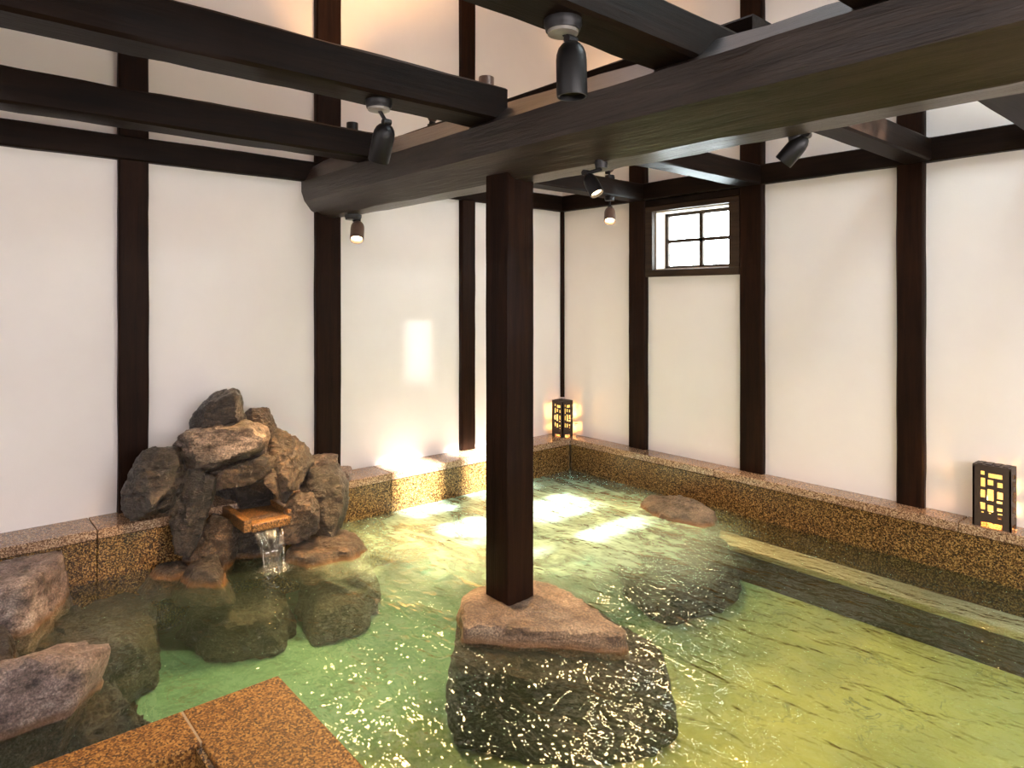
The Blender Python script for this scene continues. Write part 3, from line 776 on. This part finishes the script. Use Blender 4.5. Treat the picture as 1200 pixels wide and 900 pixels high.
spotlight((3.395, -3.405, 2.985), (3.412, -3.385, 2.915), (.02, .01, -1), 'large black spotlight hanging straight down from the overhead cross beam', energy=14, size=70, beam_color=(1.0, .62, .28))
spotlight((2.195, -3.395, 2.99), (2.22, -3.37, 2.885), (-.50, .03, -1), 'black tilted spotlight under the cross beam that meets the log above the pillar', energy=380, size=58, beam_color=(1.0, .66, .34))
spotlight((.385, -2.575, 2.70), (.42, -2.555, 2.645), (.55, -.36, -1), 'lit spotlight under the log beside its rounded wall end', lit=True, mat=BROWNM, bulb=BULB_HOT, rec=.02, soft=.20, beam_color=(1.0, .60, .24), energy=420, size=90, plate=False, length=.165)
spotlight((2.88, -2.64, 2.71), (2.81, -2.66, 2.655), (.494, .036, -.8), 'lit black spotlight hanging under the log between pillar and window', r=.034, length=.115, lit=True, soft=.12, beam_color=(1.0, .64, .28), energy=100, size=90, plate=False, mount_r=.03)
spotlight((1.03, -.45, 3.12), (1.01, -.45, 3.19), (-.10, .42, .9), 'brown spotlight tilted up on the short beam nearest the corner', mount_dir=(0, 0, 1), lit=True, bulb=BULB_UP, mat=BROWNM, energy=75, beam_color=(1.0, .55, .22), plate=False, mount_r=.045, length=.15)
spotlight((1.03, -.45, 2.972), (1.035, -.45, 2.87), (.42, -.52, -1), 'bright lit spotlight hanging below the short beam nearest the corner', lit=True, mat=BROWNM, bulb=BULB_HOT, rec=.02, soft=.20, beam_color=(1.0, .60, .24), energy=440, size=85, plate=False, mount_r=.045, length=.15)
spotlight((3.70, -2.45, 2.715), (3.735, -2.44, 2.70), (-.62, -.15, -.70), 'black spotlight under the log turned sharply towards the pillar', r=.036, length=.125, plate=False, mount_r=.028)
spotlight((1.54, -2.24, 3.283), (1.54, -2.24, 3.335), (0, .02, 1), 'squat grey uplight showing above the cross beam over the pillar', mount_dir=(0, 0, 1), lit=True, bulb=BULB_UP, mat=BROWNM, energy=150, size=125, beam_color=(1.0, .55, .22), plate=False, mount_r=.045, length=.17, group='uplights on the log')
spotlight((.93, -2.24, 3.283), (.93, -2.24, 3.335), (.03, .02, 1), 'small brown uplight on the log right behind the tilted black spotlight', r=.040, mount_dir=(0, 0, 1), lit=True, bulb=BULB_UP, mat=BROWNM, energy=90, size=110, beam_color=(1.0, .55, .22), plate=False, mount_r=.04, length=.16, group='uplights on the log')
spotlight((.42, -2.6, 3.145), (.42, -2.6, 3.24), (0, .0, 1), 'dark uplight peeping over the cross beam near the wall end of the log', r=.042, mount_dir=(0, 0, 1), lit=True, bulb=BULB_UP, mat=METAL, energy=75, beam_color=(1.0, .55, .22), plate=False, mount_r=.04, length=.13, group='uplights on the log')


# ------------------------------------------------------------------ added lamps, sun, sky, camera
spotlight((4.15, -4.25, 2.97), (4.15, -4.23, 2.88), (-.10, .95, -1), 'added black spotlight out of view on the outermost cross beam, warming the long ledge side', energy=140, size=75, beam_color=(1.0, .70, .34))  # unseen lamp added to warm the right side of the pool
def area(name, loc, direction, sx, sy, energy, color):
    L = bpy.data.lights.new(name, 'AREA'); L.shape = 'RECTANGLE'; L.size = sx; L.size_y = sy; L.energy = energy; L.color = color
    o = bpy.data.objects.new(name, L); COL.objects.link(o); o.location = loc
    o.rotation_euler = Vector(direction).to_track_quat('-Z', 'Y').to_euler(); return o
EXPOSURE = 0.0
area('fill_lamp_back', (3.6, YM + .02, 2.2), (0, 1, -.3), 5.6, 2.4, 105, (1.0, .96, .98))  # fill lamp added behind the camera
area('fill_lamp_side', (XM - .02, -3.95, 1.95), (-1, 0, -.42), 6.1, 2.1, 400, (1.0, .94, .95))  # main fill lamp added at the unseen side wall
area('fill_lamp_roof', (2.9, -2.28, ZC - .03), (0, 0, -1), 2.6, .6, 20, (.72, .84, 1.0))  # cool lamp added to put glare on the log's upper face
S = bpy.data.lights.new('sun', 'SUN'); S.energy = 85; S.angle = math.radians(1.6); S.color = (1, .97, .90)
so = bpy.data.objects.new('sun', S); COL.objects.link(so); so.location = (6, -2, 8)
so.rotation_euler = Vector((-1, 0, -1)).to_track_quat('-Z', 'Y').to_euler()
w = bpy.data.worlds.new('sky'); scene.world = w; w.use_nodes = True
bg = w.node_tree.nodes['Background']; bg.inputs['Color'].default_value = (.84, .97, 1.0, 1); bg.inputs['Strength'].default_value = 30


cam = bpy.data.cameras.new('camera'); co = bpy.data.objects.new('camera', cam); COL.objects.link(co)
cam.sensor_fit = 'HORIZONTAL'; cam.sensor_width = 36; cam.lens = 795 / 1200 * 36
cam.shift_y = -100 / 1200
cam.clip_start = .05
co.location = (4.954, -4.972, 2.08)
co.rotation_euler = (PI / 2, 0, math.atan2(.7563, .6542))
scene.camera = co

scene.view_settings.view_transform = 'Standard'; scene.view_settings.look = 'None'
scene.view_settings.gamma = 1; scene.view_settings.use_curve_mapping = False
scene.view_settings.exposure = EXPOSURE
scene.cycles.use_denoising = True
scene.cycles.max_bounces = 10; scene.cycles.transparent_max_bounces = 12
scene.cycles.sample_clamp_indirect = 40
